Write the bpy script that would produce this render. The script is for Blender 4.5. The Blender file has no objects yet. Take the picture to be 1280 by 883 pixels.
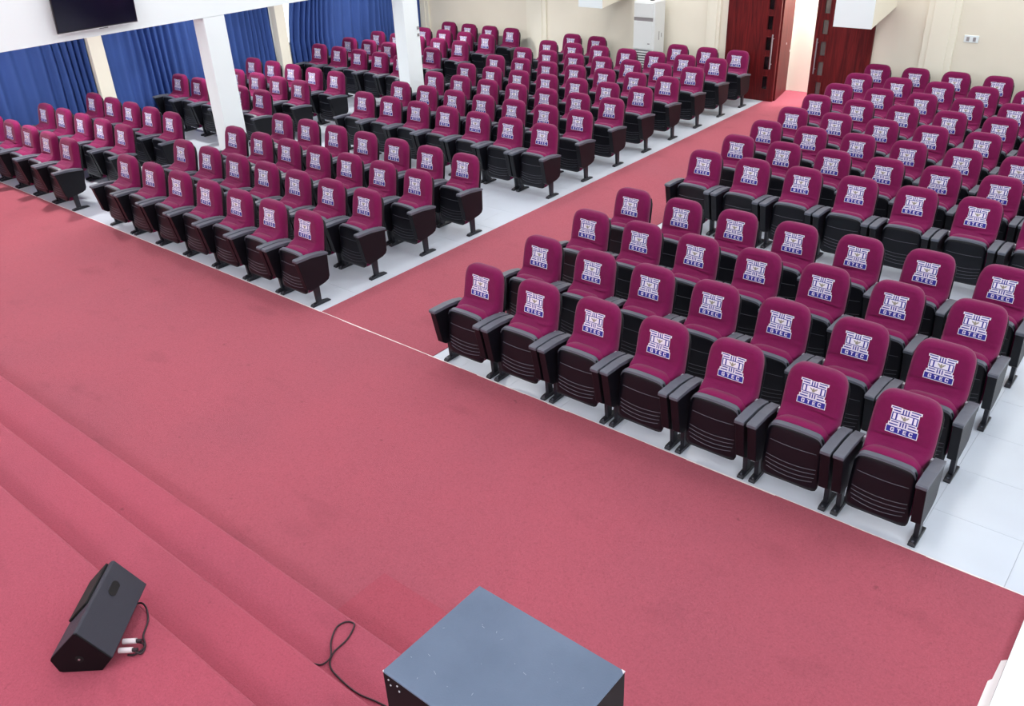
import bpy, bmesh, math, random
from mathutils import Vector, Matrix
random.seed(7)
S = bpy.context.scene
COL = S.collection

# ------------------------------------------------------------------ camera
cam_d = bpy.data.cameras.new('camera'); cam = bpy.data.objects.new('camera', cam_d); COL.objects.link(cam)
RT = Vector((0.7711079, 0.6354827, -0.03942527)); UP = Vector((-0.28827696, 0.40367054, 0.8683009)); FW = Vector((-0.56770503, 0.6581883, -0.49446856))
cam.matrix_world = Matrix(((RT.x, UP.x, -FW.x, 0), (RT.y, UP.y, -FW.y, 0), (RT.z, UP.z, -FW.z, 4.2333), (0, 0, 0, 1)))
cam_d.sensor_width = 36.0; cam_d.sensor_fit = 'HORIZONTAL'; cam_d.lens = 36.0 * 1082.3 / 1280.0
cam_d.clip_start = 0.05; cam_d.clip_end = 200
S.camera = cam

# ------------------------------------------------------------------ world, exposure
W = bpy.data.worlds.new('sky'); S.world = W; W.use_nodes = True
bg = W.node_tree.nodes['Background']; bg.inputs[0].default_value = (0.86, 0.93, 1.0, 1); bg.inputs[1].default_value = 3.0
S.view_settings.view_transform = 'Standard'; S.view_settings.look = 'None'
S.view_settings.gamma = 1.0; S.view_settings.exposure = 0.0; S.view_settings.use_curve_mapping = False
LAMP = 40.0        # watts per ceiling panel
WINDOW = 150.0     # watts of daylight per right-hand window
CH = 6.4           # ceiling height
STAGE_FILL = 48.0  # watts per added fill light behind the stage
AISLE_FILL = 100.0       # watts per added fill lamp in the low side aisle

# ------------------------------------------------------------------ materials
def lin(c):
    c = c / 255.0
    return c / 12.92 if c <= 0.04045 else ((c + 0.055) / 1.055) ** 2.4
def rgb(r, g, b): return (lin(r), lin(g), lin(b), 1.0)
def mat(name, col, rough=0.6, metal=0.0, spec=0.5, var=0.0, vscale=8.0, bump=0.0, bscale=60.0, col2=None, sheen=0.0, coat=0.0):
    m = bpy.data.materials.new(name); m.use_nodes = True; nt = m.node_tree; N = nt.nodes; L = nt.links
    b = N['Principled BSDF']; b.inputs['Base Color'].default_value = col
    b.inputs['Roughness'].default_value = rough; b.inputs['Metallic'].default_value = metal
    b.inputs['Specular IOR Level'].default_value = spec
    if sheen: b.inputs['Sheen Weight'].default_value = sheen; b.inputs['Sheen Roughness'].default_value = 0.5
    if coat: b.inputs['Coat Weight'].default_value = coat
    tc = N.new('ShaderNodeTexCoord')
    if var or col2:
        n = N.new('ShaderNodeTexNoise'); n.inputs['Scale'].default_value = vscale; n.inputs['Detail'].default_value = 5
        r = N.new('ShaderNodeValToRGB'); c2 = col2 or tuple([x * (1 - var) for x in col[:3]] + [1])
        r.color_ramp.elements[0].position = 0.35; r.color_ramp.elements[0].color = c2
        r.color_ramp.elements[1].position = 0.65; r.color_ramp.elements[1].color = col
        L.new(tc.outputs['Object'], n.inputs['Vector']); L.new(n.outputs['Fac'], r.inputs['Fac']); L.new(r.outputs['Color'], b.inputs['Base Color'])
    if bump:
        n2 = N.new('ShaderNodeTexNoise'); n2.inputs['Scale'].default_value = bscale; n2.inputs['Detail'].default_value = 3
        bp = N.new('ShaderNodeBump'); bp.inputs['Strength'].default_value = bump; bp.inputs['Distance'].default_value = 0.01
        L.new(tc.outputs['Object'], n2.inputs['Vector']); L.new(n2.outputs['Fac'], bp.inputs['Height']); L.new(bp.outputs['Normal'], b.inputs['Normal'])
    return m

def carpet_mat(name, col, wear=True):
    m = bpy.data.materials.new(name); m.use_nodes = True; nt = m.node_tree; N = nt.nodes; L = nt.links
    b = N['Principled BSDF']; b.inputs['Roughness'].default_value = 0.95; b.inputs['Specular IOR Level'].default_value = 0.15
    b.inputs['Sheen Weight'].default_value = 0.18; b.inputs['Sheen Roughness'].default_value = 0.5; b.inputs['Sheen Tint'].default_value = (1, .75, .8, 1)
    geo = N.new('ShaderNodeNewGeometry')
    def noise(scale, detail, lo, hi, stretch=None):
        n = N.new('ShaderNodeTexNoise'); n.inputs['Scale'].default_value = scale; n.inputs['Detail'].default_value = detail
        if stretch:
            mp = N.new('ShaderNodeMapping'); mp.inputs['Scale'].default_value = stretch; mp.inputs['Rotation'].default_value = (0, 0, 0.35)
            L.new(geo.outputs['Position'], mp.inputs['Vector']); L.new(mp.outputs['Vector'], n.inputs['Vector'])
        else: L.new(geo.outputs['Position'], n.inputs['Vector'])
        r = N.new('ShaderNodeMapRange'); r.inputs['From Min'].default_value = lo; r.inputs['From Max'].default_value = hi
        L.new(n.outputs['Fac'], r.inputs['Value']); return r.outputs['Result']
    def mix(a, fac, c2, k):
        mx = N.new('ShaderNodeMix'); mx.data_type = 'RGBA'; ml = N.new('ShaderNodeMath'); ml.operation = 'MULTIPLY'; ml.inputs[1].default_value = k
        L.new(fac, ml.inputs[0]); L.new(ml.outputs[0], mx.inputs['Factor'])
        if isinstance(a, tuple): mx.inputs['A'].default_value = a
        else: L.new(a, mx.inputs['A'])
        mx.inputs['B'].default_value = c2; return mx.outputs['Result']
    dark = tuple([x * 0.45 for x in col[:3]] + [1]); lite = tuple([min(1, x * 1.3 + .01) for x in col[:3]] + [1])
    c = mix(col, noise(0.7, 4, 0.42, 0.7), tuple([col[0] * .86, col[1] * .95, col[2] * .95, 1]), 0.8)
    c = mix(c, noise(90, 2, 0.45, 0.75), lite, 0.35)
    c = mix(c, noise(60, 2, 0.5, 0.75), dark, 0.3)
    if wear:
        c = mix(c, noise(2.2, 6, 0.60, 0.78, (0.6, 1.4, 1)), dark, 0.38)
        c = mix(c, noise(9, 4, 0.70, 0.78), dark, 0.7)
    L.new(c, b.inputs['Base Color'])
    n2 = N.new('ShaderNodeTexNoise'); n2.inputs['Scale'].default_value = 160; n2.inputs['Detail'].default_value = 2
    bp = N.new('ShaderNodeBump'); bp.inputs['Strength'].default_value = 0.5; bp.inputs['Distance'].default_value = 0.006
    L.new(geo.outputs['Position'], n2.inputs['Vector']); L.new(n2.outputs['Fac'], bp.inputs['Height']); L.new(bp.outputs['Normal'], b.inputs['Normal'])
    return m

def tile_mat():
    m = mat('porcelain_tile', rgb(208, 216, 228), 0.25, spec=0.5, var=0.06, vscale=1.2)
    nt = m.node_tree; g = nt.nodes.new('ShaderNodeNewGeometry')
    for n in nt.nodes:
        if n.type == 'TEX_NOISE': nt.links.new(g.outputs['Position'], n.inputs['Vector'])
    return m
def wood_mat():
    m = bpy.data.materials.new('mahogany'); m.use_nodes = True; nt = m.node_tree; N = nt.nodes; L = nt.links
    b = N['Principled BSDF']; b.inputs['Roughness'].default_value = 0.45; b.inputs['Specular IOR Level'].default_value = 0.25
    g = N.new('ShaderNodeNewGeometry'); mp = N.new('ShaderNodeMapping'); mp.inputs['Scale'].default_value = (9, 9, 0.7)
    n = N.new('ShaderNodeTexNoise'); n.inputs['Scale'].default_value = 2.0; n.inputs['Detail'].default_value = 6; n.inputs['Distortion'].default_value = 1.2
    r = N.new('ShaderNodeValToRGB'); r.color_ramp.elements[0].position = .3; r.color_ramp.elements[0].color = rgb(66, 14, 18); r.color_ramp.elements[1].position = .7; r.color_ramp.elements[1].color = rgb(112, 28, 30)
    L.new(g.outputs['Position'], mp.inputs['Vector']); L.new(mp.outputs['Vector'], n.inputs['Vector']); L.new(n.outputs['Fac'], r.inputs['Fac']); L.new(r.outputs['Color'], b.inputs['Base Color'])
    return m
def glass_mat(name, col, mixf):
    m = bpy.data.materials.new(name); m.use_nodes = True; nt = m.node_tree; N = nt.nodes; L = nt.links
    b = N['Principled BSDF']; b.inputs['Base Color'].default_value = col; b.inputs['Roughness'].default_value = 0.08
    t = N.new('ShaderNodeBsdfTransparent'); mx = N.new('ShaderNodeMixShader'); mx.inputs[0].default_value = mixf
    L.new(t.outputs[0], mx.inputs[1]); L.new(b.outputs[0], mx.inputs[2]); L.new(mx.outputs[0], N['Material Output'].inputs[0])
    return m
def emit_mat(name, col, s):
    m = bpy.data.materials.new(name); m.use_nodes = True; nt = m.node_tree; N = nt.nodes
    e = N.new('ShaderNodeEmission'); e.inputs[0].default_value = col; e.inputs[1].default_value = s
    nt.links.new(e.outputs[0], N['Material Output'].inputs[0]); return m

M_CARPET = carpet_mat('red_carpet', rgb(165, 79, 94))
M_STEP = carpet_mat('step_carpet', rgb(168, 76, 94), wear=True)
M_EDGE = mat('carpet_backing', rgb(232, 226, 226), 0.8)
M_TILE = tile_mat()
M_GROUT = mat('grout', rgb(176, 184, 194), 0.8)
M_WALL = mat('cream_paint', rgb(238, 232, 216), 0.75, var=0.04, vscale=1.2)
M_PIL = mat('cream_paint_pilaster', rgb(240, 236, 220), 0.7)
M_WHITE = mat('white_paint', rgb(238, 247, 250), 0.6)
M_KERB = mat('white_gloss_paint', rgb(246, 246, 248), 0.5)
M_WOOD = wood_mat()
M_COVER = mat('wine_cover', rgb(118, 15, 74), 0.85, spec=0.2, var=0.10, vscale=14, bump=0.25, bscale=120, sheen=0.12)
M_CUSH = mat('wine_cushion', rgb(124, 16, 76), 0.85, spec=0.2, bump=0.2, bscale=120, sheen=0.12)
M_BLACK = mat('black_plastic', rgb(9, 10, 18), 0.45, spec=.3, bump=0.05, bscale=300)
M_SHELL = mat('black_shell', rgb(10, 12, 21), 0.42, spec=.35)
M_RIB_GLINT = mat('ridge_glint', rgb(92, 94, 106), 0.3)  # ridges of the black shell, their highlights put into this grey
M_PAD = mat('arm_pad', rgb(88, 92, 104), 0.5)  # black plastic with the sheen of overhead light put into the grey
M_LEG = mat('painted_steel', rgb(34, 36, 44), 0.4, metal=0.2)
M_BRKT = mat('grey_bracket', rgb(190, 192, 200), 0.4)
M_EW = mat('emblem_white', rgb(236, 230, 244), 0.7)
M_EB = mat('emblem_blue', rgb(40, 38, 146), 0.7)
M_EG = mat('emblem_crest', rgb(150, 142, 128), 0.7)
M_CURT = mat('blue_curtain', rgb(62, 88, 152), 0.85, spec=.15, var=0.12, vscale=1.5)
M_AC = mat('ac_white', rgb(226, 230, 230), 0.4)
M_ACD = mat('ac_grey', rgb(150, 146, 148), 0.5)
M_VENT = mat('ac_dark', rgb(52, 56, 66), 0.6)
M_SCREEN = mat('tv_screen', rgb(14, 12, 34), 0.12, spec=0.6)
M_BEZEL = mat('tv_bezel', rgb(20, 18, 26), 0.3)
M_SILVER = mat('silver', rgb(200, 200, 206), 0.3, metal=0.8)
M_SPK = mat('speaker_paint', rgb(40, 43, 57), 0.55, bump=0.25, bscale=220)
M_SPKD = mat('speaker_end', rgb(10, 7, 13), 0.6, spec=.2)
M_HOLE = mat('recess_black', rgb(6, 6, 9), 0.8)
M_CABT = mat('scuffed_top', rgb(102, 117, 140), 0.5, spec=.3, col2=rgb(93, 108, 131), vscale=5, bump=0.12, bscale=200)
M_CABS = mat('cabinet_black', rgb(16, 6, 13), 0.7, spec=.2)
M_SCUFF = mat('scuff', rgb(160, 170, 186), 0.7)
M_CABLE = mat('cable_rubber', rgb(34, 16, 28), 0.5)
M_PLUG = mat('plug_pale', rgb(226, 214, 220), 0.35)
M_SHADE_GLASS = glass_mat('shade_glass', rgb(20, 14, 18), 0.95)  # left slots: shade behind the glass put into a dark tint
M_BACKLIT_GLASS = glass_mat('backlit_glass', rgb(92, 86, 88), 0.82)  # right slots: light behind the glass put into a paler tint
M_CLEAR = glass_mat('clear_glass', rgb(220, 230, 240), 0.15)
M_LIGHT = emit_mat('diffuser_glow', (1, .98, .95, 1), 3.0)
M_ALU = mat('aluminium', rgb(190, 192, 196), 0.4, metal=0.6)

# ------------------------------------------------------------------ mesh helpers
class MB:
    def __init__(s): s.v = []; s.f = []; s.m = []; s.mats = []
    def mi(s, m):
        if m not in s.mats: s.mats.append(m)
        return s.mats.index(m)
    def add(s, vs, fs, m):
        o = len(s.v); s.v += [tuple(v) for v in vs]; i = s.mi(m)
        for f in fs: s.f.append([o + k for k in f]); s.m.append(i)
    def box(s, x0, x1, y0, y1, z0, z1, m):
        vs = [(x, y, z) for z in (z0, z1) for y in (y0, y1) for x in (x0, x1)]
        s.add(vs, [(0, 2, 3, 1), (4, 5, 7, 6), (0, 1, 5, 4), (2, 6, 7, 3), (0, 4, 6, 2), (1, 3, 7, 5)], m)
    def rect(s, x0, z0, x1, z1, m):      # a flat patch facing -y, y stored as layer later
        s.add([(x0, 0, z0), (x1, 0, z0), (x1, 0, z1), (x0, 0, z1)], [(0, 1, 2, 3)], m)
    def prism(s, prof, axis, a, b, m):   # profile: list of 2D pts; axis 'x' -> (y,z), 'y' -> (x,z), 'z' -> (x,y)
        def P(p, t): return {'x': (t, p[0], p[1]), 'y': (p[0], t, p[1]), 'z': (p[0], p[1], t)}[axis]
        n = len(prof); vs = [P(p, a) for p in prof] + [P(p, b) for p in prof]
        fs = [list(range(n))[::-1], list(range(n, 2 * n))] + [(i, (i + 1) % n, n + (i + 1) % n, n + i) for i in range(n)]
        s.add(vs, fs, m)
    def cyl(s, c, r, h, axis, m, n=16, r2=None):
        r2 = r if r2 is None else r2; vs = []
        for t, rr in ((0, r), (h, r2)):
            for k in range(n):
                a = 2 * math.pi * k / n; u, w = rr * math.cos(a), rr * math.sin(a)
                vs.append({'x': (c[0] + t, c[1] + u, c[2] + w), 'y': (c[0] + u, c[1] + t, c[2] + w), 'z': (c[0] + u, c[1] + w, c[2] + t)}[axis])
        s.add(vs, [list(range(n))[::-1], list(range(n, 2 * n))] + [(i, (i + 1) % n, n + (i + 1) % n, n + i) for i in range(n)], m)
    def tube(s, pts, r, m, n=6):
        P = [Vector(p) for p in pts]; rings = []
        for i, p in enumerate(P):
            d = (P[min(i + 1, len(P) - 1)] - P[max(i - 1, 0)]).normalized()
            a = d.cross(Vector((0, 0, 1))); a = a.normalized() if a.length > 1e-4 else Vector((1, 0, 0)); b2 = d.cross(a)
            rings.append([p + r * (math.cos(2 * math.pi * k / n) * a + math.sin(2 * math.pi * k / n) * b2) for k in range(n)])
        vs = [v for R in rings for v in R]; fs = []
        for i in range(len(P) - 1):
            for k in range(n): fs.append((i * n + k, i * n + (k + 1) % n, (i + 1) * n + (k + 1) % n, (i + 1) * n + k))
        fs += [list(range(n)), list(range((len(P) - 1) * n, len(P) * n))[::-1]]
        s.add(vs, fs, m)
    def mesh(s, name, bevel=0.0, seg=2, smooth=False):
        me = bpy.data.meshes.new(name); me.from_pydata(s.v, [], s.f)
        for m in s.mats: me.materials.append(m)
        for p, i in zip(me.polygons, s.m): p.material_index = i
        bm = bmesh.new(); bm.from_mesh(me)
        bmesh.ops.recalc_face_normals(bm, faces=bm.faces) if not getattr(s, 'flat', False) else None
        if bevel:
            ed = [e for e in bm.edges if len(e.link_faces) == 2 and e.calc_face_angle(0) > 0.5]
            bmesh.ops.bevel(bm, geom=ed, offset=bevel, segments=seg, affect='EDGES', profile=0.5, clamp_overlap=True)
        bm.to_mesh(me); bm.free()
        if smooth:
            for p in me.polygons: p.use_smooth = True
            if smooth == 'auto': me.set_sharp_from_angle(angle=0.7)
        return me
def obj(name, me, parent=None, loc=None):
    o = bpy.data.objects.new(name, me); COL.objects.link(o)
    if parent: o.parent = parent
    if loc: o.location = loc
    return o
def thing(name, label, cat, loc=(0, 0, 0), rz=0, group=None):
    o = bpy.data.objects.new(name, None); COL.objects.link(o); o.location = loc; o.rotation_euler = (0, 0, rz)
    o.empty_display_size = 0.1; o['label'] = label; o['category'] = cat
    if group: o['group'] = group
    return o
def tag(o, label, cat, group=None):
    o['label'] = label; o['category'] = cat
    if group: o['group'] = group
    return o
def struct(name, me, label=None, parent=None):
    o = obj(name, me, parent)
    if not parent: o['kind'] = 'structure'; o['label'] = label; o['category'] = name.split('_')[0]
    return o
def one(fn, name, **k):
    b = MB(); fn(b); return b.mesh(name, **k)

# ------------------------------------------------------------------ layout numbers
YF = 5.113                      # front edge of the tiles
XL, XAL, XAR, XR = -16.4, -7.15, -5.455, -0.124
YB = 16.1                      # back wall
D = 0.8521; Y0 = 5.411; PIT = 0.64

# ------------------------------------------------------------------ floor with tiles
fl = struct('floor', one(lambda b: b.box(XL - .3, 3.2, -3.2, 17.3, -0.3, -0.012, M_GROUT), 'floor'), 'white tiled hall floor under the rows of seats')
T = 0.6
tl = []
for i in range(-28, 1):
    for j in range(-2, 20):
        ax, ay = -0.29 + T * i, 5.66 + T * j
        x0, x1, y0, y1 = ax + .0009, ax + T - .0009, ay + .0009, ay + T - .0009
        for (ra, rb) in ((XL, XAL), (XAR, XR)):
            a, b_ = max(x0, ra), min(x1, rb); c, d = max(y0, YF), min(y1, YB)
            if b_ - a > .01 and d - c > .01:
                full = (b_ - a > T - .01 and d - c > T - .01)
                dist = (a * a * 1.0 + (c) ** 2) ** .5
                tl.append((dist, a, b_, c, d, full))
tl.sort()
TM = one(lambda b: b.box(0, T - .0018, 0, T - .0018, -.012, 0, M_TILE), 'tile')
rest = MB()
for k, (ds, a, b_, c, d, full) in enumerate(tl):
    if k < 300:
        me = TM if full else one(lambda q: q.box(0, b_ - a, 0, d - c, -.012, 0, M_TILE), 'tile')
        obj('tile', me, fl, (a, c, 0))
    else: rest.box(a, b_, c, d, -.012, 0, M_TILE)
o = obj('distant_tiles', rest.mesh('distant_tiles'), fl); o['kind'] = 'stuff'

# carpets
def grid_carpet(b, x0, x1, y0, y1):
    b.box(x0, x1, y0, y1, -.011, .007, M_CARPET)
tag(obj('red_carpet', one(lambda b: grid_carpet(b, XL + .29, XR, 2.26, YF), 'red_carpet')), 'wide worn red carpet between the stage steps and the seats', 'carpet')
tag(obj('aisle_carpet', one(lambda b: grid_carpet(b, XAL, XAR, YF + .002, 17.09), 'aisle_carpet')), 'long red carpet runner up the central aisle to the door', 'carpet')
def strip(b):
    random.seed(3)
    x = XL + .3
    while x < XR - .01:      # frayed pale backing along the front edge, slightly uneven
        n = min(x + random.uniform(.1, .5), XR); w = random.uniform(.004, .011)
        b.box(x, n, YF - w + .002, YF + .004, .0, .0085, M_EDGE); x = n
edge = obj('carpet_edge', one(strip, 'carpet_edge'), bpy.data.objects['red_carpet']); edge['label'] = 'frayed pale carpet edge'
sf = obj('frayed_side', one(lambda b: (b.prism([(XR - .0, 4.50), (XR - .028, 4.47), (XR - .034, 4.3), (XR - .05, 4.27), (XR - .05, 3.9), (XR - .02, 3.88), (XR, 3.86)], 'z', .0072, .010, M_EDGE)), 'frayed_side'), bpy.data.objects['red_carpet'])
# patch of fresher carpet next to the lowest step
obj('carpet_patch', one(lambda b: b.box(-3.62, -2.2, 2.262, 2.75, .007, .0095, carpet_mat('patch_carpet', rgb(166, 72, 88))), 'carpet_patch'), bpy.data.objects['red_carpet'])

# stage and its steps
stg = obj('stage', one(lambda b: b.box(XL + .02, XR, -3.2, 1.39, -.01, .45, M_STEP), 'stage', bevel=.018)); stg['kind'] = 'structure'; stg['label'] = 'red carpeted stage floor'; stg['category'] = 'stage'
obj('step', one(lambda b: b.box(XL + .02, XR, 1.385, 1.825, -.01, .30, M_STEP), 'step', bevel=.018), stg)
obj('step', one(lambda b: b.box(XL + .02, XR, 1.82, 2.26, -.01, .15, M_STEP), 'step', bevel=.018), stg)
# white platform at the right
struct('trim_1', one(lambda b: b.box(XR + .003, 2.7, -3.2, YB, -.01, .05, M_KERB), 'trim_1'), 'white painted ledge beside the right end of the red carpet')

# ------------------------------------------------------------------ walls
DX0, DX1, DH = -7.97, -5.33, 2.35
def wb(b):
    b.box(XL - .3, DX0, YB, YB + .22, -.01, CH, M_WALL); b.box(DX1, 3.2, YB, YB + .22, -.01, CH, M_WALL); b.box(DX0, DX1, YB, YB + .22, DH, CH, M_WALL)
wall_back = struct('wall_back', one(wb, 'wall_back'), 'cream painted back wall')
for a, c in ((-16.4, -16.05), (-12.97, -12.42), (-8.48, -8.2), (-4.45, -3.94)):
    obj('pilaster', one(lambda b: b.box(a, c, YB - .05, YB, 0, CH, M_PIL), 'pilaster', bevel=.01), wall_back)
    obj('pilaster_edge', one(lambda b: b.box(a + .1 if c - a > .3 else a + .06, c - .1 if c - a > .3 else c - .06, YB - .07, YB - .05, 0, CH, M_PIL), 'pilaster_edge', bevel=.006), wall_back)
obj('skirting', one(lambda b: (b.box(-16.4, DX0 - .02, YB - .015, YB, 0, .1, M_PIL)), 'skirting'), wall_back)
# left wall with window openings between pilasters
WY = [(3.75, 7.42), (7.97, 11.52), (11.95, 15.9)]
def wl(b):
    b.box(XL - .25, XL, -3.2, YB, -.01, .9, M_WALL); b.box(XL - .25, XL, -3.2, YB, 2.6, 3.2, M_WALL)
    e = [-3.2] + [t for w in WY for t in w] + [YB]
    for i in range(0, len(e), 2): b.box(XL - .25, XL, e[i], e[i + 1], .9, 2.6, M_WALL)
wall_left = struct('wall_left', one(wl, 'wall_left'), 'cream side wall behind the blue curtains')
for i, (a, c) in enumerate(((3.4, 3.7), (7.56, 7.83), (11.62, 11.86))):
    obj('pilaster', one(lambda b: b.box(XL, XL + .27, a, c, 0, 2.9, M_PIL), 'pilaster', bevel=.008), wall_left)
for i, (a, c) in enumerate(WY):
    def wf(b):
        x0, x1 = XL - .17, XL - .11
        b.box(x0, x1, a, c, .9, .95, M_ALU); b.box(x0, x1, a, c, 2.55, 2.6, M_ALU)
        for k in range(5):
            y = a + (c - a - .05) * k / 4; b.box(x0, x1, y, y + .05, .95, 2.55, M_ALU)
    w = struct('window_%d' % (i + 1), one(wf, 'window'), 'aluminium framed side window behind the curtains')
    for k in range(4):
        y = a + (c - a - .05) * k / 4
        obj('pane', one(lambda b: b.box(XL - .145, XL - .138, y + .05, y + (c - a - .05) / 4, .95, 2.55, M_CLEAR), 'pane'), w)
# beam wall above the row of columns, low ceiling of the side aisle, main ceiling, right wall
XC0, XC1 = -12.29, -12.0
struct('wall_over_columns', one(lambda b: b.box(XC0, XC1, -3.2, YB, 2.42, CH, M_WHITE), 'wall_over_columns'), 'white downstand wall carried on the left row of columns')
struct('ceiling', one(lambda b: b.box(XL - .3, 3.2, -3.2, 17.3 - 1.0, CH, CH + .2, M_WHITE), 'ceiling'), 'white hall ceiling')
struct('ceiling_side_aisle', one(lambda b: b.box(XL - .25, XC0, -3.2, YB, 2.9, 3.1, M_WHITE), 'ceiling_side_aisle'), 'low white ceiling over the left side aisle')
def wr(b):
    b.box(2.7, 2.95, -3.2, YB, -.01, 2.2, M_WALL); b.box(2.7, 2.95, -3.2, YB, 5.2, CH, M_WALL)
    for a in (-3.2, 1.4, 6.0, 10.6, 15.2): b.box(2.7, 2.95, a, a + .9, 2.2, 5.2, M_WALL)
struct('wall_right', one(wr, 'wall_right'), 'cream right wall with tall windows')
FW_X = [(-14.6, -11.8), (-10.6, -7.8), (-6.6, -3.8), (-2.6, .2)]
def wfr(b):
    b.box(XL - .25, 2.95, -3.45, -3.2, -.01, 3.4, M_WALL); b.box(XL - .25, 2.95, -3.45, -3.2, 5.4, CH, M_WALL)
    e = [XL - .25] + [t for w in FW_X for t in w] + [2.95]
    for i in range(0, len(e), 2): b.box(e[i], e[i + 1], -3.45, -3.2, 3.4, 5.4, M_WALL)
struct('wall_front', one(wfr, 'wall_front'), 'cream wall behind the stage with added high windows')
for i, (a, c) in enumerate(FW_X):  # unseen windows and area lamps, added to brighten surfaces facing the stage
    def wf(b):
        for x in (a, (a + c) / 2 - .025, c - .05): b.box(x, x + .05, -3.36, -3.3, 3.4, 5.4, M_ALU)
        b.box(a, c, -3.36, -3.3, 3.4, 3.45, M_ALU); b.box(a, c, -3.36, -3.3, 5.35, 5.4, M_ALU)
    struct('window_%d' % (i + 8), one(wf, 'window'), 'added high window for fill light behind the stage')
    L = bpy.data.lights.new('stage_daylight', 'AREA'); L.shape = 'RECTANGLE'; L.size = 2.7; L.size_y = 1.9; L.energy = STAGE_FILL; L.color = (.9, .95, 1)
    lo = obj('stage_daylight', L, None, ((a + c) / 2, -3.15, 4.4)); lo.rotation_euler = (math.radians(80), 0, 0)
for i, a in enumerate((-2.3, 2.3, 6.9, 11.5)):
    def wf(b):
        for y in (a, a + 1.2, a + 2.4, a + 3.65): b.box(2.78, 2.84, y, y + .05, 2.2, 5.2, M_ALU)
        b.box(2.78, 2.84, a, a + 3.7, 2.2, 2.25, M_ALU); b.box(2.78, 2.84, a, a + 3.7, 5.15, 5.2, M_ALU)
    w = struct('window_%d' % (i + 4), one(wf, 'window'), 'tall window in the right wall')
    L = bpy.data.lights.new('daylight', 'AREA'); L.shape = 'RECTANGLE'; L.size = 3.6; L.size_y = 2.8; L.energy = WINDOW * .25; L.color = (.86, .93, 1)
    lo = obj('daylight', L, None, (2.68, a + 1.85, 3.7)); lo.rotation_euler = (0, math.radians(90), 0)
for o_ in bpy.data.objects:
    if o_.name.startswith('daylight'): o_.rotation_euler = (0, math.radians(70), 0)

# structural columns
CM = one(lambda b: b.box(XC0 + .003, XC1 - .003, -.18, .18, 0, 2.42, M_WHITE), 'column', bevel=.012)
for y, lb in ((7.57, 'nearer square white column standing between the left seat blocks'), (11.56, 'farther square white column standing beside the left rows of seats')):
    c = tag(obj('column', CM, None, (0, y, 0)), lb, 'column', 'square columns along the left side')
for z in (1.62, 1.5):
    obj('switch_plate', one(lambda b: b.box(XC1 - .003, XC1 + .008, .11, .16, z, z + .05, M_ACD), 'switch_plate'), c)

# corridor outside the door
struct('wall_corridor', one(lambda b: b.box(-9.5, -3.5, 17.10, 17.3, -.01, 3.2, mat('outside_white', rgb(250, 246, 232), .8)), 'wall_corridor'), 'sunlit pale wall outside the open doorway')
sun_d = bpy.data.lights.new('door_daylight', 'AREA'); sun_d.shape = 'RECTANGLE'; sun_d.size = 3.5; sun_d.size_y = .6; sun_d.energy = 260
so = obj('door_daylight', sun_d, None, (-6.5, 16.65, 3.3))

# ------------------------------------------------------------------ door leaves
SZ = (.35, .71, 1.06, 1.43, 1.78, 2.12)
def leaf(name, label, w, slot_side, glass, loc, rz, handle=True):
    # local: x from 0 (hinge) to w (free edge); y thickness; slots near free edge if slot_side
    t = thing(name, label, 'door', loc, rz, 'mahogany door leaves')
    h = DH - .03; th = .045
    sx0, sx1 = w - .24, w - .135
    def lf(b):
        if not slot_side: b.box(0, w, -th / 2, th / 2, .008, h, M_WOOD); return
        b.box(0, sx0, -th / 2, th / 2, .008, h, M_WOOD); b.box(sx1, w, -th / 2, th / 2, .008, h, M_WOOD)
        zs = [.008] + [v for z in SZ for v in (z - .12, z + .12)] + [h]
        for i in range(0, len(zs), 2):
            if zs[i + 1] > zs[i]: b.box(sx0, sx1, -th / 2, th / 2, zs[i], zs[i + 1], M_WOOD)
    obj('leaf', one(lf, 'leaf'), t)
    if slot_side:
        for z in SZ:
            g = obj('pane', one(lambda b: b.box(sx0, sx1, -.006, .006, z - .12, z + .12, glass), 'pane'), t)
            def fr(b):
                y0, y1 = -th / 2 - .008, -th / 2
                b.box(sx0 - .012, sx0 + .004, y0, y1, z - .132, z + .132, M_WOOD); b.box(sx1 - .004, sx1 + .012, y0, y1, z - .132, z + .132, M_WOOD)
                b.box(sx0, sx1, y0, y1, z - .132, z - .118, M_WOOD); b.box(sx0, sx1, y0, y1, z + .118, z + .132, M_WOOD)
            obj('pane_frame', one(fr, 'pane_frame'), t)
    if handle:
        def hd(b):
            b.tube([(w - .09, -.085, .62), (w - .09, -.085, 1.24)], .013, M_SILVER, 10)
            for z in (.7, 1.16): b.tube([(w - .09, -.085, z), (w - .09, -th / 2, z)], .009, M_SILVER, 8)
        obj('pull_handle', one(hd, 'pull_handle', smooth='auto'), t)
    return t
leaf('door_leaf', 'closed mahogany door leaf with glass slots tinted dark for shade, left of the doorway', .99, True, M_SHADE_GLASS, (DX0, YB - .03, 0), 0)
mid = leaf('door_leaf', 'plain mahogany door leaf swung outward in the open doorway', .92, False, None, (-6.985, YB + .03, 0), math.atan2(.93, -.185), handle=False)
obj('lock', one(lambda b: (b.cyl((.87, -.03, .78), .022, .06, 'y', M_SILVER), b.cyl((.5, -.03, .98), .018, .06, 'y', M_SILVER)), 'lock', smooth='auto'), mid)
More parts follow.
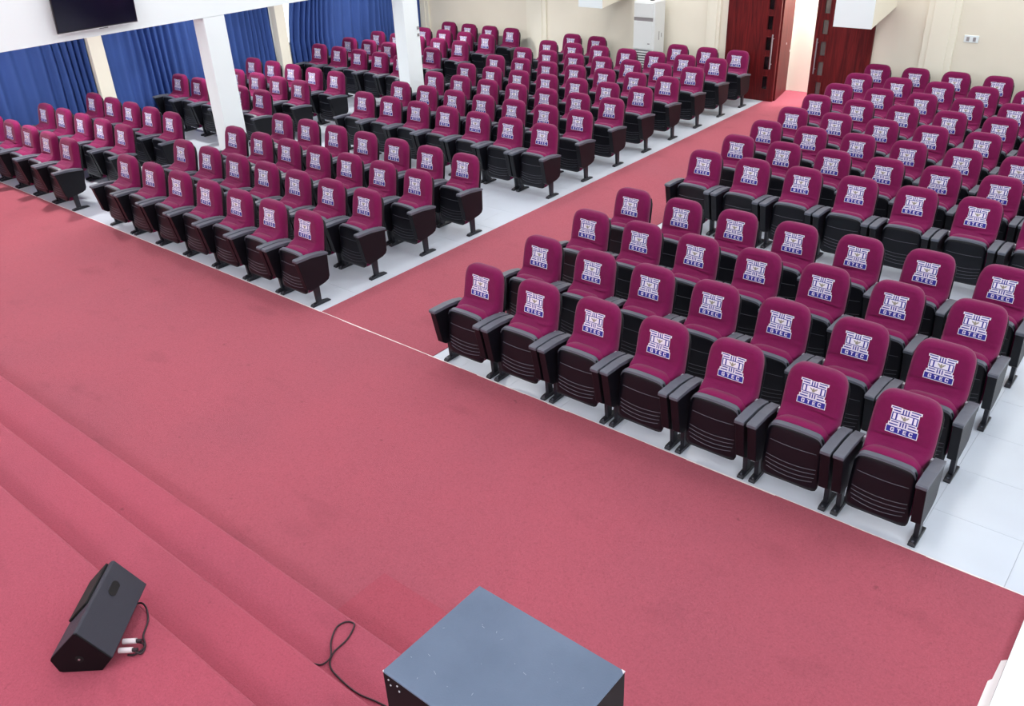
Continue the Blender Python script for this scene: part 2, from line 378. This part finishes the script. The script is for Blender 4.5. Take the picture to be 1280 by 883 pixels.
# right-hand leaf is mirrored by building with the hinge on the right
def mirror_leaf():
    t = leaf('door_leaf', 'mahogany door leaf with glass slots tinted pale for backlight, right of the doorway', .98, True, M_BACKLIT_GLASS, (DX1, YB - .03, 0), 0)
    for ch in t.children:
        me = ch.data.copy(); ch.data = me
        for v in me.vertices: v.co.x = -v.co.x
        me.flip_normals()
mirror_leaf()
def dfr(b):
    b.box(DX0 - .07, DX0, YB - .045, YB + .22, 0, DH + .07, M_WOOD); b.box(DX1, DX1 + .07, YB - .045, YB + .22, 0, DH + .07, M_WOOD); b.box(DX0, DX1, YB - .045, YB + .22, DH, DH + .07, M_WOOD)
struct('door_1', one(dfr, 'door_frame'), 'mahogany frame of the double doorway in the back wall')

# hanging white boxes, wall socket
def wbox(x0, x1, zf, zb, label):
    b = MB(); b.prism([(15.02, zf + .004), (15.02, 2.75), (YB - .002, 2.75), (YB - .002, zb)], 'x', x0 + .003, x1 - .003, M_WALL)  # sides of the white box: their shade is put into the cream colour
    t = thing('wall_box', label, 'wall box', (0, 0, 0), 0, 'white fronted boxes projecting from the back wall')
    obj('casing', b.mesh('casing'), t); obj('front_panel', one(lambda q: q.box(x0, x1, 15.0, 15.02, zf, 2.75, M_WHITE), 'front_panel', bevel=.003), t)
wbox(-10.776, -10.21, 1.64, 1.77, 'white box high on the back wall left of the air conditioner')
wbox(-5.604, -4.972, 1.63, 1.83, 'white box high on the back wall above the right door leaf')
so_ = thing('wall_socket', 'small white double wall socket on the cream wall right of the door', 'socket', (-3.71, YB, 1.41))
obj('plate', one(lambda b: b.box(-.11, .11, -.014, 0, -.055, .055, M_WHITE), 'plate', bevel=.004), so_)
for dx in (-.05, .05): obj('rocker', one(lambda b: b.box(dx - .022, dx + .022, -.022, -.014, -.035, .03, M_ACD), 'rocker', bevel=.002), so_)

# ------------------------------------------------------------------ air conditioner
ac = thing('air_conditioner', 'tall white floor standing air conditioner against the back wall', 'air conditioner', (-9.61, 15.6, 0))
w2, dp, hh = .243, .39, 1.73
obj('cabinet', one(lambda b: b.box(-w2, w2, 0, dp, .0, hh, M_AC), 'cabinet', bevel=.015), ac)
obj('front_panel', one(lambda b: b.box(-w2 + .012, w2 - .04, -.014, .002, .83, 1.36, M_AC), 'front_panel', bevel=.004), ac)
obj('outlet_cover', one(lambda b: b.box(-w2 + .012, w2 - .04, -.016, .002, 1.43, 1.70, M_AC), 'outlet_cover', bevel=.006), ac)
obj('air_outlet', one(lambda b: b.box(-w2 + .012, w2 - .04, -.004, .002, 1.362, 1.427, M_ACD), 'air_outlet'), ac)
obj('intake', one(lambda b: b.box(-w2 + .012, w2 - .04, -.003, .002, .12, .81, M_VENT), 'intake'), ac)
LV = one(lambda b: b.box(-w2 + .012, w2 - .04, -.016, .0, 0, .026, M_AC), 'louvre')
for k in range(14): obj('louvre', LV, ac, (0, 0, .13 + k * .049))
obj('badge', one(lambda b: b.box(.1, .15, -.017, -.013, .93, .95, M_ACD), 'badge'), ac)
obj('side_grip', one(lambda b: (b.box(w2 - .002, w2 + .003, .17, .19, 1.0, 1.16, M_ACD), b.box(w2 - .002, w2 + .003, .26, .28, 1.04, 1.12, M_ACD)), 'side_grip'), ac)
obj('top_cap', one(lambda b: b.box(.06, .12, .1, .2, hh, hh + .02, M_VENT), 'top_cap', bevel=.005), ac)

# ------------------------------------------------------------------ television on the downstand wall
tv = thing('television', 'black flat television mounted on the white downstand wall', 'television', (XC1, 5.78, 2.53))
b = MB(); b.box(.07, .105, -.552, .552, 0, .65, M_BEZEL); me = b.mesh('casing', bevel=.006)
for v in me.vertices: v.co.x += .10 * v.co.z
obj('casing', me, tv)
b = MB(); b.box(.1055, .1065, -.54, .54, .018, .638, M_SCREEN); me = b.mesh('screen')
for v in me.vertices: v.co.x += .10 * v.co.z
obj('screen', me, tv)
obj('bottom_strip', one(lambda b: b.box(.085, .107, -.55, .55, -.006, .004, M_SILVER), 'bottom_strip'), tv)
obj('sensor', one(lambda b: b.box(.09, .11, .0, .12, -.014, -.004, M_BEZEL), 'sensor', bevel=.003), tv)
obj('wall_bracket', one(lambda b: b.box(0.001, .10, -.2, .2, .15, .5, M_LEG), 'wall_bracket', bevel=.004), tv)

# ------------------------------------------------------------------ curtains
def curtain(y0, y1, label, slant=False, seed=0):
    rnd = random.Random(seed); n = int((y1 - y0) / .018); zs = [0.03, .5, 1.0, 1.4, 1.9, 2.4, 2.86]
    ph = [0.0]; 
    for i in range(n): ph.append(ph[-1] + .018 / (.028 * (1 + .5 * math.sin(i * .05 + seed) + .3 * rnd.random())))
    b = MB(); vs = []; m = len(zs)
    for side in (0, 1):
        for i in range(n + 1):
            for z in zs:
                t = i / n; y = y0 + (y1 - y0) * t
                if slant: s = max(0, min(1, (z - 1.1) / .8)); y = (y0 + .2 * s * (1 - t)) + (y1 - y0) * t
                amp = .078 * (.7 + .3 * math.sin(i * .06 + seed * 2))
                x = XL + .12 + amp * math.sin(ph[i] + .25 * math.sin(z * 2 + i * .05)) + .008 * math.sin(z * 3 + i * .3) - side * .004
                vs.append((x, y + .01 * math.sin(z * 2.3 + i * .13), z))
    o = (n + 1) * m; fs = []
    for i in range(n):
        for j in range(m - 1):
            a = i * m + j; fs.append((a, a + 1, a + m + 1, a + m)); fs.append((o + a, o + a + m, o + a + m + 1, o + a + 1))
    for j in range(m - 1): fs.append((j, o + j, o + j + 1, j + 1)); a = n * m + j; fs.append((a, a + 1, o + a + 1, o + a))
    for i in range(n): a = i * m; fs.append((a, a + m, o + a + m, o + a)); a += m - 1; fs.append((a, o + a, o + a + m, a + m))
    b.add(vs, fs, M_CURT)
    c = thing('curtain', label, 'curtain', (0, 0, 0), 0, 'blue curtains along the left wall')
    obj('fabric', b.mesh('fabric', smooth=True), c)
    obj('rail', one(lambda q: q.tube([(XL + .12, y0, 2.88), (XL + .12, y1, 2.88)], .012, M_ALU, 8), 'rail', smooth='auto'), c)
curtain(3.72, 7.54, 'pleated blue curtain at the left edge of the picture', seed=1)
curtain(7.86, 11.60, 'pleated blue curtain passing behind the nearer white column', seed=2)
curtain(11.97, 16.0, 'pleated blue curtain nearest the back wall, with daylight at its edge', slant=True, seed=3)

# ------------------------------------------------------------------ ceiling lights
for i, x in enumerate((-10.2, -6.3, -2.4)):
    for j, y in enumerate((-.5, 3.6, 7.7, 11.8, 14.8)):
        t = thing('ceiling_light', 'square white ceiling light panel, %s from the stage, %s row' % (('first', 'second', 'third', 'fourth', 'fifth')[j], ('left', 'middle', 'right')[i]), 'light', (x, y, CH), 0, 'ceiling light panels')
        obj('frame', one(lambda b: (b.box(-.62, .62, -.62, -.58, -.05, 0, M_WHITE), b.box(-.62, .62, .58, .62, -.05, 0, M_WHITE), b.box(-.62, -.58, -.58, .58, -.05, 0, M_WHITE), b.box(.58, .62, -.58, .58, -.05, 0, M_WHITE)), 'frame'), t)
        obj('diffuser', one(lambda b: b.box(-.58, .58, -.58, .58, -.03, -.01, M_LIGHT), 'diffuser'), t)
        L = bpy.data.lights.new('panel_lamp', 'AREA'); L.shape = 'SQUARE'; L.size = 1.1; L.energy = LAMP * (.5, .75, 1.1, 1.4, 1.55)[j] * (1.25, 1.0, .75)[i]; L.color = (1, .985, .97)
        obj('panel_lamp', L, t, (0, 0, -.04))
for j, y in enumerate((1.5, 5.5, 9.5, 13.5)):      # fill lamps added to brighten the curtains and wall of the low side aisle
    t = thing('ceiling_light', 'added small round fill light in the low side ceiling, %s from the stage' % ('first', 'second', 'third', 'fourth')[j], 'light', (-14.3, y, 2.9), 0, 'added side aisle fill lights')
    obj('diffuser', one(lambda b: b.cyl((0, 0, -.06), .16, .06, 'z', M_LIGHT, 20), 'diffuser', smooth='auto'), t)
    L = bpy.data.lights.new('aisle_fill', 'AREA'); L.shape = 'DISK'; L.size = .3; L.energy = AISLE_FILL; L.color = (1, .97, .93)
    obj('aisle_fill', L, t, (0, 0, -.07))

# ------------------------------------------------------------------ auditorium seat
def sgn(v): return -1 if v < 0 else 1
def pillow(name, hw, z0, z1, yf, yb, m, n=5.0, nu=16, nv=18, soft=.03, tilt=0.0, zref=0.78, disp=None, flat=.78, arch=0.0, taper=0.0):
    """rounded padded slab: outline a superellipse in (x,z), front face at yf with a soft rim, back face at yb"""
    cz, hz = (z0 + z1) / 2, (z1 - z0) / 2
    def P(u, v):
        k = max(abs(u), abs(v)); s = 1.0
        if k > 0: s = k / ((abs(u) ** n + abs(v) ** n) ** (1 / n))
        u2, v2 = u * s, v * s
        x = hw * u2 * (1 - taper * (v2 * .5 + .5)); z = cz + hz * v2
        z += arch * (1 - (x / hw) ** 2) * max(0, v2)
        return x, z, k
    vs = []
    for j in range(nv + 1):
        for i in range(nu + 1):
            u, v = 2 * i / nu - 1, 2 * j / nv - 1
            x, z, k = P(u, v)
            y = yf + (soft * ((k - flat) / (1 - flat)) ** 2.4 if k > flat else 0)
            if disp: y += disp(x, z) * (1 - max(0, (k - .9) / .1))
            vs.append((x, y, z))
    NU = nu + 1
    loop = [i for i in range(NU)] + [j * NU + nu for j in range(1, nv + 1)] + [nv * NU + i for i in range(nu - 1, -1, -1)] + [j * NU for j in range(nv - 1, 0, -1)]
    fs = [(j * NU + i, j * NU + i + 1, (j + 1) * NU + i + 1, (j + 1) * NU + i) for j in range(nv) for i in range(nu)]
    prev = loop; K = len(loop)
    for yy, ins in ((yf + soft + (yb - yf - soft) * .45, 0.0), (yb - (yb - yf) * .16, .004), (yb - .003, .02), (yb, .045)):
        cur = []
        for idx in loop:
            x, y, z = vs[idx]; f = 1 - ins / max(hw, .01)
            cur.append(len(vs)); vs.append((x * f, yy, cz + (z - cz) * f))
        fs += [(prev[k], cur[k], cur[(k + 1) % K], prev[(k + 1) % K]) for k in range(K)]
        prev = cur
    fs.append(prev)
    if tilt: vs = [(x, y + tilt * (z - zref), z) for x, y, z in vs]
    b = MB(); b.add(vs, fs, m); return b.mesh(name, smooth=True)

TILT = .17
def wrinkle(seed):
    r = random.Random(seed); W_ = []
    for k in range(7):
        W_.append((r.uniform(-.15, .15), r.uniform(.60, .672), r.uniform(-.20, .20), r.uniform(.005, .009), r.uniform(.006, .012) * r.choice((1, -1)), r.uniform(.10, .2)))
    for k in range(3):
        W_.append((r.uniform(-.18, .18), r.uniform(.90, .94), r.uniform(-.1, .1), r.uniform(.008, .014), r.uniform(.002, .005), r.uniform(.07, .12)))
    W_.append((0, .650, r.uniform(-.05, .05), .010, .006, .3))
    def f(x, z):
        d = -.100 / (1 + math.exp((z - .606) / .010)) * (1 - .2 * (x / .22) ** 2) - .012 / (1 + math.exp((z - .645 - .1 * x) / .006))
        for cx, cz, sl, wd, a, lx in W_:
            zz = z - (cz + sl * (x - cx)); d += a * math.exp(-(zz / wd) ** 2) * math.exp(-((x - cx) / lx) ** 2) * (1.0 if cz > .8 else 1 / (1 + math.exp((z - .668) / .004)))
        return d if z < .60 else d * 1.0
    return f
COVERS = [pillow('cover', .226, .43, .962, 0.0, .11, M_COVER, n=4.6, nu=20, nv=64, soft=.026, tilt=TILT, disp=wrinkle(s), flat=.84, taper=.05) for s in range(6)]
BACKS = pillow('back_shell', .224, .28, .90, .10, .13, M_SHELL, n=7, nu=8, nv=8, soft=.006, tilt=TILT)
CUSH = pillow('seat_cushion', .220, .112, .600, -.210, -.075, M_CUSH, n=5, nu=12, nv=12, soft=.02, tilt=0.04, zref=.6, arch=.014)
PAN = pillow('seat_shell', .222, .135, .588, -.250, -.210, M_SHELL, n=11, nu=14, nv=14, soft=.010, tilt=.05, zref=.6, flat=.80, arch=.016, taper=.07, disp=lambda x, z: .12 * x * x)
def rim():
    b = MB(); vs = []; n = 22
    for i in range(n + 1):
        t = -1 + 2 * i / n; x = .203 * t
        z = .592 + .015 * (1 - t * t) - .045 * abs(t) ** 12
        for (y, dz) in ((-.256, -.014), (-.252, .003), (-.212, .008), (-.208, -.012)): vs.append((x, y + .1 * x * x, z + dz))
    fs = [(i * 4 + k, i * 4 + (k + 1) % 4, (i + 1) * 4 + (k + 1) % 4, (i + 1) * 4 + k) for i in range(n) for k in range(4)]
    fs += [(0, 1, 2, 3), tuple(n * 4 + k for k in (3, 2, 1, 0))]
    b.add(vs, fs, M_PAD); return b.mesh('rim_sheen', smooth='auto')
RIM = rim()  # top edge of the shell as a strip, light on it painted grey
def ridge(b, zc, hw, sag):
    vs = []; n = 10
    for i in range(n + 1):
        t = -1 + 2 * i / n; x = hw * t; z = zc - sag * (1 - t * t); y = -.248 + .05 * (z - .6) + .12 * x * x
        for (dy, dz) in ((.004, -.005), (-.007, -.001), (.004, .004)): vs.append((x, y + dy, z + dz))
    fs = [(i * 3 + k, i * 3 + (k + 1) % 3, (i + 1) * 3 + (k + 1) % 3, (i + 1) * 3 + k) for i in range(n) for k in range(3)]
    b.add(vs, fs + [(0, 1, 2), (n * 3 + 2, n * 3 + 1, n * 3)], M_RIB_GLINT)
RIDGES = [one(lambda b: ridge(b, z, w, s), 'ridge', smooth=True) for z, w, s in ((.455, .175, .008), (.325, .190, .020), (.290, .189, .022), (.255, .186, .024), (.220, .176, .026))]
ARMP = one(lambda b: b.prism([(-.385, .585), (-.2, .578), (0.02, .545), (0.01, .30), (-.01, .262), (-.06, .24), (-.20, .215), (-.27, .214), (-.315, .245)], 'x', -.034, .034, M_BLACK), 'arm_panel', bevel=.004)
def padp(b): b.prism([(-.397, .580), (-.397, .604), (-.385, .611), (-.2, .610), (-.08, .598), (.03, .572), (.03, .548), (-.2, .578)], 'x', -.0375, .0375, M_PAD)
ARMT = one(padp, 'arm_pad', bevel=.0028)
LEG = one(lambda b: b.prism([(-.215, .24), (-.135, .24), (-.135, .02), (-.195, .02)], 'x', -.018, .018, M_LEG), 'leg', bevel=.004)
FOOT = one(lambda b: b.prism([(-.268, .0), (-.272, .014), (-.255, .028), (-.2, .034), (-.12, .034), (-.03, .022), (-.018, .012), (-.018, 0)], 'x', -.026, .026, M_LEG), 'foot', bevel=.004)
BOLT = one(lambda b: b.cyl((0, -.245, .027), .008, .008, 'z', M_PAD, 8), 'bolt')
BRK = one(lambda b: b.box(-.012, .012, .0, .03, .53, .575, M_BRKT), 'bracket', bevel=.004)

def emblem():
    L = []   # (x0,z0,x1,z1,layer,mat) in mm
    def r(x0, z0, x1, z1, l, m): L.append((x0, z0, x1, z1, l, m))
    def both(x0, z0, x1, z1, l, m): r(x0, z0, x1, z1, l, m); r(-x1, z0, -x0, z1, l, m)
    both(26, 80, 100, 100, 1, M_EW); both(26, 60, 88, 82, 1, M_EW); r(-88, -4, 88, 60, 1, M_EW)
    for x in (-26, -9, 8): r(x, 50, x + 18, 96, 1, M_EW)
    both(26, -22, 86, -2, 1, M_EW); both(26, -46, 96, -20, 1, M_EW); r(-28, -46, 28, 2, 1, M_EW); r(-104, -100, 104, -44, 1, M_EW)
    both(33, 86, 93, 94, 2, M_EB); both(33, 66, 81, 75, 2, M_EB)
    for x in (-22, -4.5, 13): r(x + .5, 55, x + 8.5, 92, 2, M_EB)
    r(-84, -1, 84, 57, 2, M_EB)
    both(59, 5, 76, 51, 3, M_EW); r(-49, 5, 49, 51, 3, M_EW)
    both(33, -17, 79, -9, 2, M_EB); both(33, -38, 89, -29, 2, M_EB)
    for x in (-22, -4.5, 13): r(x + .5, -40, x + 8.5, -5, 2, M_EB)
    r(-99, -95, 99, -50, 2, M_EB)
    # crest: small grey shield with wings
    for (a, c, d, e) in ((-11, 14, 11, 30), (-7, 30, 7, 36), (-20, 24, -11, 38), (11, 24, 20, 38), (-6, 10, 6, 14), (-26, 32, -20, 42), (20, 32, 26, 42), (-4, 36, 4, 43)): r(a, c, d, e, 4, M_EG)
    # letters G T E C, 30 high, stroke 7
    def let(x, segs):
        for (a, c, d, e) in segs: r(x + a, -87 + c, x + d, -87 + e, 3, M_EW)
    G = ((3, 24, 23, 30), (0, 3, 7, 27), (3, 0, 23, 6), (17, 3, 24, 16), (12, 11, 24, 16), (17, 20, 24, 26))
    Tt = ((0, 24, 24, 30), (8.5, 0, 15.5, 24)); E_ = ((0, 0, 7, 30), (0, 24, 22, 30), (0, 12, 19, 18), (0, 0, 22, 6)); C_ = ((3, 24, 23, 30), (0, 3, 7, 27), (3, 0, 23, 6), (17, 20, 24, 26), (17, 4, 24, 10))
    let(-72, G); let(-31, Tt); let(9, E_); let(47, C_)
    b = MB(); b.flat = True
    for x0, z0, x1, z1, l, m in L:
        pts = [(x0, z0), (x1, z0), (x1, z1), (x0, z1)]
        vs = [(px * .00103, -.0014 - .0006 * l + TILT * (pz * .00098), .78 + pz * .00098) for px, pz in pts]
        b.add(vs, [(0, 1, 2, 3)], m)
    return b.mesh('printed_emblem')
EMB = emblem()

def make_seat():
    t = thing('auditorium_seat', '', 'seat')
    obj('cover', COVERS[0], t); obj('printed_emblem', EMB, t)['label'] = 'white and blue emblem lettered GTEC'
    obj('back_shell', BACKS, t); obj('seat_cushion', CUSH, t); s = obj('seat_shell', PAN, t); obj('rim_sheen', RIM, s)
    for rm in RIDGES: obj('ridge', rm, s)
    for x in (-.274, .274):
        a = obj('armrest', ARMP, t, (x, 0, 0)); obj('arm_pad', ARMT, a); 
        l = obj('leg', LEG, t, (x, 0, 0)); obj('foot', FOOT, l); obj('bolt', BOLT, l)
        obj('bracket', BRK, t, (x * .84, -.02, 0))
    return t
proto = make_seat()
def dup(o, parent=None):
    c = o.copy(); COL.objects.link(c)
    if parent: c.parent = parent
    for ch in list(o.children): dup(ch, c)
    return c
ORD = ['first', 'second', 'third', 'fourth', 'fifth', 'sixth', 'seventh', 'eighth', 'ninth', 'tenth', 'eleventh', 'twelfth', 'thirteenth']
first = [True]
rs = random.Random(11)
def place(x, y, label, group, jg):
    if first[0]: t = proto; first[0] = False
    else: t = dup(proto)
    t.location = (x + jg[0], y + jg[1], 0); t.rotation_euler = (0, 0, rs.uniform(-.008, .008))
    t['label'] = label; t['group'] = group
    cv = rs.choice(COVERS)
    for ch in t.children:
        if ch.name.startswith('cover'): ch.data = cv
# the rows are not set out dead straight: shift and spread of each row in mm (dx, dx per seat, dy, dy per seat)
OFF = {'R': {0: (-5, 1, -16, 4), 1: (26, -7, -11, 6), 2: (-4, 0, 13, 2), 3: (-2, 1, -14, 4), 5: (-23, 3, 0, 0), 6: (7, -3, -14, 2), 7: (3, 0, -20, 0), 8: (16, -1, -20, -1), 9: (3, 1, 6, -4), 10: (13, -4, -6, -3), 11: (12, -5, -2, -3), 12: (22, -5, -22, -5)},
       'M': {0: (-2, -6, -13, 2), 1: (-3, -4, 4, 0), 2: (-10, 2, 3, -1), 3: (46, -7, -34, 6), 5: (33, 1, -36, 2), 6: (21, 0, -11, 0), 7: (14, -7, -6, 6), 8: (0, -1, 3, 4), 9: (-6, -3, 4, 6), 10: (-9, -3, 6, 6), 11: (-15, -3, 26, 2), 12: (8, -6, -15, 6)},
       'L': {0: (40, 0, -24, 6), 1: (36, 1, -11, -1), 2: (19, 2, -26, 6), 4: (-1, 0, 19, 0), 5: (-6, 0, 4, 0), 6: (-16, -7, -2, 6), 8: (-13, 0, -5, 3), 9: (-22, 3, 8, 0), 10: (-19, -2, 12, 3), 11: (-8, -7, 5, 6), 12: (-15, -7, 10, 6)}}
def jog(b, k, c):
    o = OFF[b].get(k, (0, 0, 0, 0)); return (o[0] + o[1] * c) / 1000, (o[2] + o[3] * c) / 1000
rowk = [k for k in range(13) if k != 4]
for n, k in enumerate(rowk):
    rn = 'front row' if n == 0 else ('back row' if n == 11 else ORD[n] + ' row')
    for c in range(7):
        nm = ('aisle end' if c == 0 else ('far right end' if c == 6 else ORD[c] + ' from the aisle'))
        place(-5.001 + PIT * c, Y0 + D * k, 'wine-red covered seat, %s, %s of the right block' % (nm, rn), 'seats of the right block', jog('R', k, c))
    for c in range(7):
        if n == 11 and c in (3, 4): continue
        nm = ('aisle end' if c == 0 else ('left end' if c == 6 else ORD[c] + ' from the aisle'))
        place(-7.593 - PIT * c, Y0 + D * k, 'wine-red covered seat, %s, %s of the middle block' % (nm, rn), 'seats of the middle block', jog('M', k, c))
lk = [0, 1, 2, 4, 5, 6, 8, 9, 10, 11, 12]
for n, k in enumerate(lk):
    rn = 'front row' if n == 0 else ('back row' if n == 10 else ORD[n] + ' row')
    for c in range(5):
        if n == 10 and c == 4: continue
        nm = ('column end' if c == 0 else ('curtain end' if (c == 4 or (n == 10 and c == 3)) else ORD[c] + ' from the columns'))
        place(-13.126 - PIT * c, Y0 + D * k, 'wine-red covered seat, %s, %s of the left block' % (nm, rn), 'seats of the left block', jog('L', k, c))

# ------------------------------------------------------------------ wedge monitor on the stage
rzm = math.atan2(.75, -.66)                 # long axis direction
mon = thing('stage_monitor', 'black wedge stage monitor loudspeaker lying on the red stage', 'loudspeaker', (-3.937, 1.002, .45), rzm)
# local frame: +x along the wedge, +y to its left; profile given as (y,z)
prof = [(0, .0), (-.075, .088), (-.062, .105), (.068, .288), (.085, .286), (.255, .112), (.262, .095), (.238, .008), (.22, .0)]
obj('body', one(lambda b: b.prism(prof, 'x', .004, .56, M_SPK), 'body', bevel=.006), mon)
obj('end_panel', one(lambda b: b.prism([(y * .985 + .002, z * .985 + .002) for y, z in prof], 'x', -.004, .006, M_SPKD), 'end_panel', bevel=.002), mon)
obj('pole_cup', one(lambda b: b.cyl((-.008, .10, .10), .022, .006, 'x', M_HOLE, 18), 'pole_cup'), mon)
obj('cup_screw', one(lambda b: b.cyl((-.011, .10, .10), .006, .004, 'x', M_SILVER, 10), 'cup_screw'), mon)
# grille on the left sloping face
g0, g1 = Vector((.085, .286)), Vector((.255, .112)); dn = Vector((g0.y - g1.y, g1.x - g0.x)).normalized()
pf = [g0.lerp(g1, .12), g0.lerp(g1, .92)]; pf = [tuple(pf[0]), tuple(pf[1]), tuple(pf[1] + dn * .014), tuple(pf[0] + dn * .014)]
obj('grille', one(lambda b: b.prism(pf, 'x', .24, .555, M_HOLE), 'grille', bevel=.004), mon)
# carrying handle recess on the right sloping face
h0, h1 = Vector((-.062, .105)), Vector((.068, .288)); hn = Vector((-(h1.y - h0.y), h1.x - h0.x)).normalized(); hd = (h1 - h0).normalized()
def slot(b, grow, lift, m, xa=.34, xb=.44):
    c = h0.lerp(h1, .66); pts = []
    for s in range(20):
        a = 2 * math.pi * s / 20; ux = math.cos(a) * (.026 + grow) + (.028 if math.cos(a) > 0 else -.028); uy = math.sin(a) * (.026 + grow); pts.append((ux, uy))
    vs = []
    for dz in (-.004, lift):
        for ux, uy in pts: p = c + hd * uy + hn * dz; vs.append(((xa + xb) / 2 + ux, p.x, p.y))
    b.add(vs, [list(range(20)), list(range(20, 40))] + [(i, (i + 1) % 20, 20 + (i + 1) % 20, 20 + i) for i in range(20)], m)
obj('handle_rim', one(lambda b: slot(b, .007, .0015, M_SPK), 'handle_rim', smooth='auto'), mon)
obj('handle_recess', one(lambda b: slot(b, 0, .003, M_HOLE), 'handle_recess'), mon)
for k, dx in enumerate((.10, .165)):
    p = obj('cable_plug', one(lambda b: (b.cyl((dx, -.135, .035), .016, .075, 'y', M_PLUG, 12), b.cyl((dx, -.165, .035), .011, .032, 'y', M_CABLE, 10)), 'cable_plug', smooth='auto'), mon)
def spline(P, n=10):
    P = [Vector(p) for p in P]; out = []
    for i in range(len(P) - 1):
        a, b_, c, d = P[max(i - 1, 0)], P[i], P[i + 1], P[min(i + 2, len(P) - 1)]
        for k in range(n):
            t = k / n; out.append(.5 * ((2 * b_) + (c - a) * t + (2 * a - 5 * b_ + 4 * c - d) * t * t + (3 * b_ - a - 3 * c + d) * t ** 3))
    return out + [P[-1]]
cz = .456
tag(obj('monitor_cable', one(lambda b: (b.tube(spline([(-3.886, 1.168, .485), (-3.862, 1.19, .462), (-3.90, 1.235, cz), (-3.98, 1.27, cz), (-4.06, 1.345, cz), (-4.15, 1.39, cz), (-4.215, 1.40, cz), (-4.24, 1.37, cz + .003), (-4.235, 1.325, cz + .01)]), .006, M_CABLE),
    b.tube(spline([(-3.933, 1.212, .485), (-3.92, 1.235, .462), (-3.885, 1.22, cz + .008), (-3.89, 1.165, cz), (-3.92, 1.14, cz)]), .006, M_CABLE)), 'monitor_cable', smooth=True)), 'thin black cable curled behind the wedge monitor', 'cable')
kz = .157
pts = [(-3.278, 1.88), (-3.232, 1.908), (-3.228, 1.97), (-3.322, 2.051), (-3.382, 2.14), (-3.38, 2.20), (-3.345, 2.232), (-3.305, 2.222), (-3.26, 2.125), (-3.246, 2.005), (-3.185, 1.929), (-3.077, 1.904), (-2.912, 1.899), (-2.766, 1.93), (-2.6, 1.95), (-2.3, 1.95)]
pz = [(x, y, kz + (.011 if k in (2, ) else 0)) for k, (x, y) in enumerate(pts)]
tag(obj('loose_cable', one(lambda b: b.tube(spline(pz), .0055, M_CABLE), 'loose_cable', smooth=True)), 'loose dark cable looped on the lowest carpeted step', 'cable')

# ------------------------------------------------------------------ tall cabinet near the camera
CX0, CX1, CY0, CY1, CZ = -1.368, -.843, .983, 1.385, 2.32
cab = thing('equipment_cabinet', 'tall black equipment cabinet with scuffed blue-grey top on the stage', 'cabinet', ((CX0 + CX1) / 2, (CY0 + CY1) / 2, .45))
hx, hy, H = (CX1 - CX0) / 2, (CY1 - CY0) / 2, CZ - .45
obj('body', one(lambda b: b.box(-hx, hx, -hy, hy, 0.03, H - .006, M_CABS), 'body', bevel=.003), cab)
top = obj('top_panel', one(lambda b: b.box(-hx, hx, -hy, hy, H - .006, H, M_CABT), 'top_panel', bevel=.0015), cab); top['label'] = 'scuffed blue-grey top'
for (x, z) in ((-hx + .022, H - .02), (-hx + .028, H - .037), (-hx + .056, H - .02), (-hx + .062, H - .037)):
    obj('screw', one(lambda b: b.cyl((x, -hy - .002, z), .0028, .003, 'y', M_BRKT, 8), 'screw'), cab)
for sx in (-1, 1):
    for sy in (-1, 1): obj('foot', one(lambda b: b.cyl((sx * (hx - .05), sy * (hy - .05), 0), .025, .03, 'z', M_CABS, 12), 'foot'), cab)
rs2 = random.Random(5)
def scf(b):
    for k in range(26):
        x, y = rs2.uniform(-hx * .9, hx * .9), rs2.uniform(-hy * .9, hy * .5); l = rs2.uniform(.002, .014); a = rs2.uniform(0, 3.14); w = .0005
        dx, dy = math.cos(a), math.sin(a)
        b.add([(x - dy * w, y + dx * w, H + .0004), (x + dy * w, y - dx * w, H + .0004), (x + dx * l + dy * w, y + dy * l - dx * w, H + .0004), (x + dx * l - dy * w, y + dy * l + dx * w, H + .0004)], [(0, 1, 2, 3)], M_SCUFF)
    b.prism([(hx, hy), (hx - .012, hy), (hx, hy - .01)], 'z', H - .004, H + .0005, M_PLUG)
    b.prism([(-hx, -hy), (-hx + .006, -hy), (-hx, -hy + .005)], 'z', H - .004, H + .0005, M_PLUG)
obj('scratches', one(scf, 'scratches'), cab)
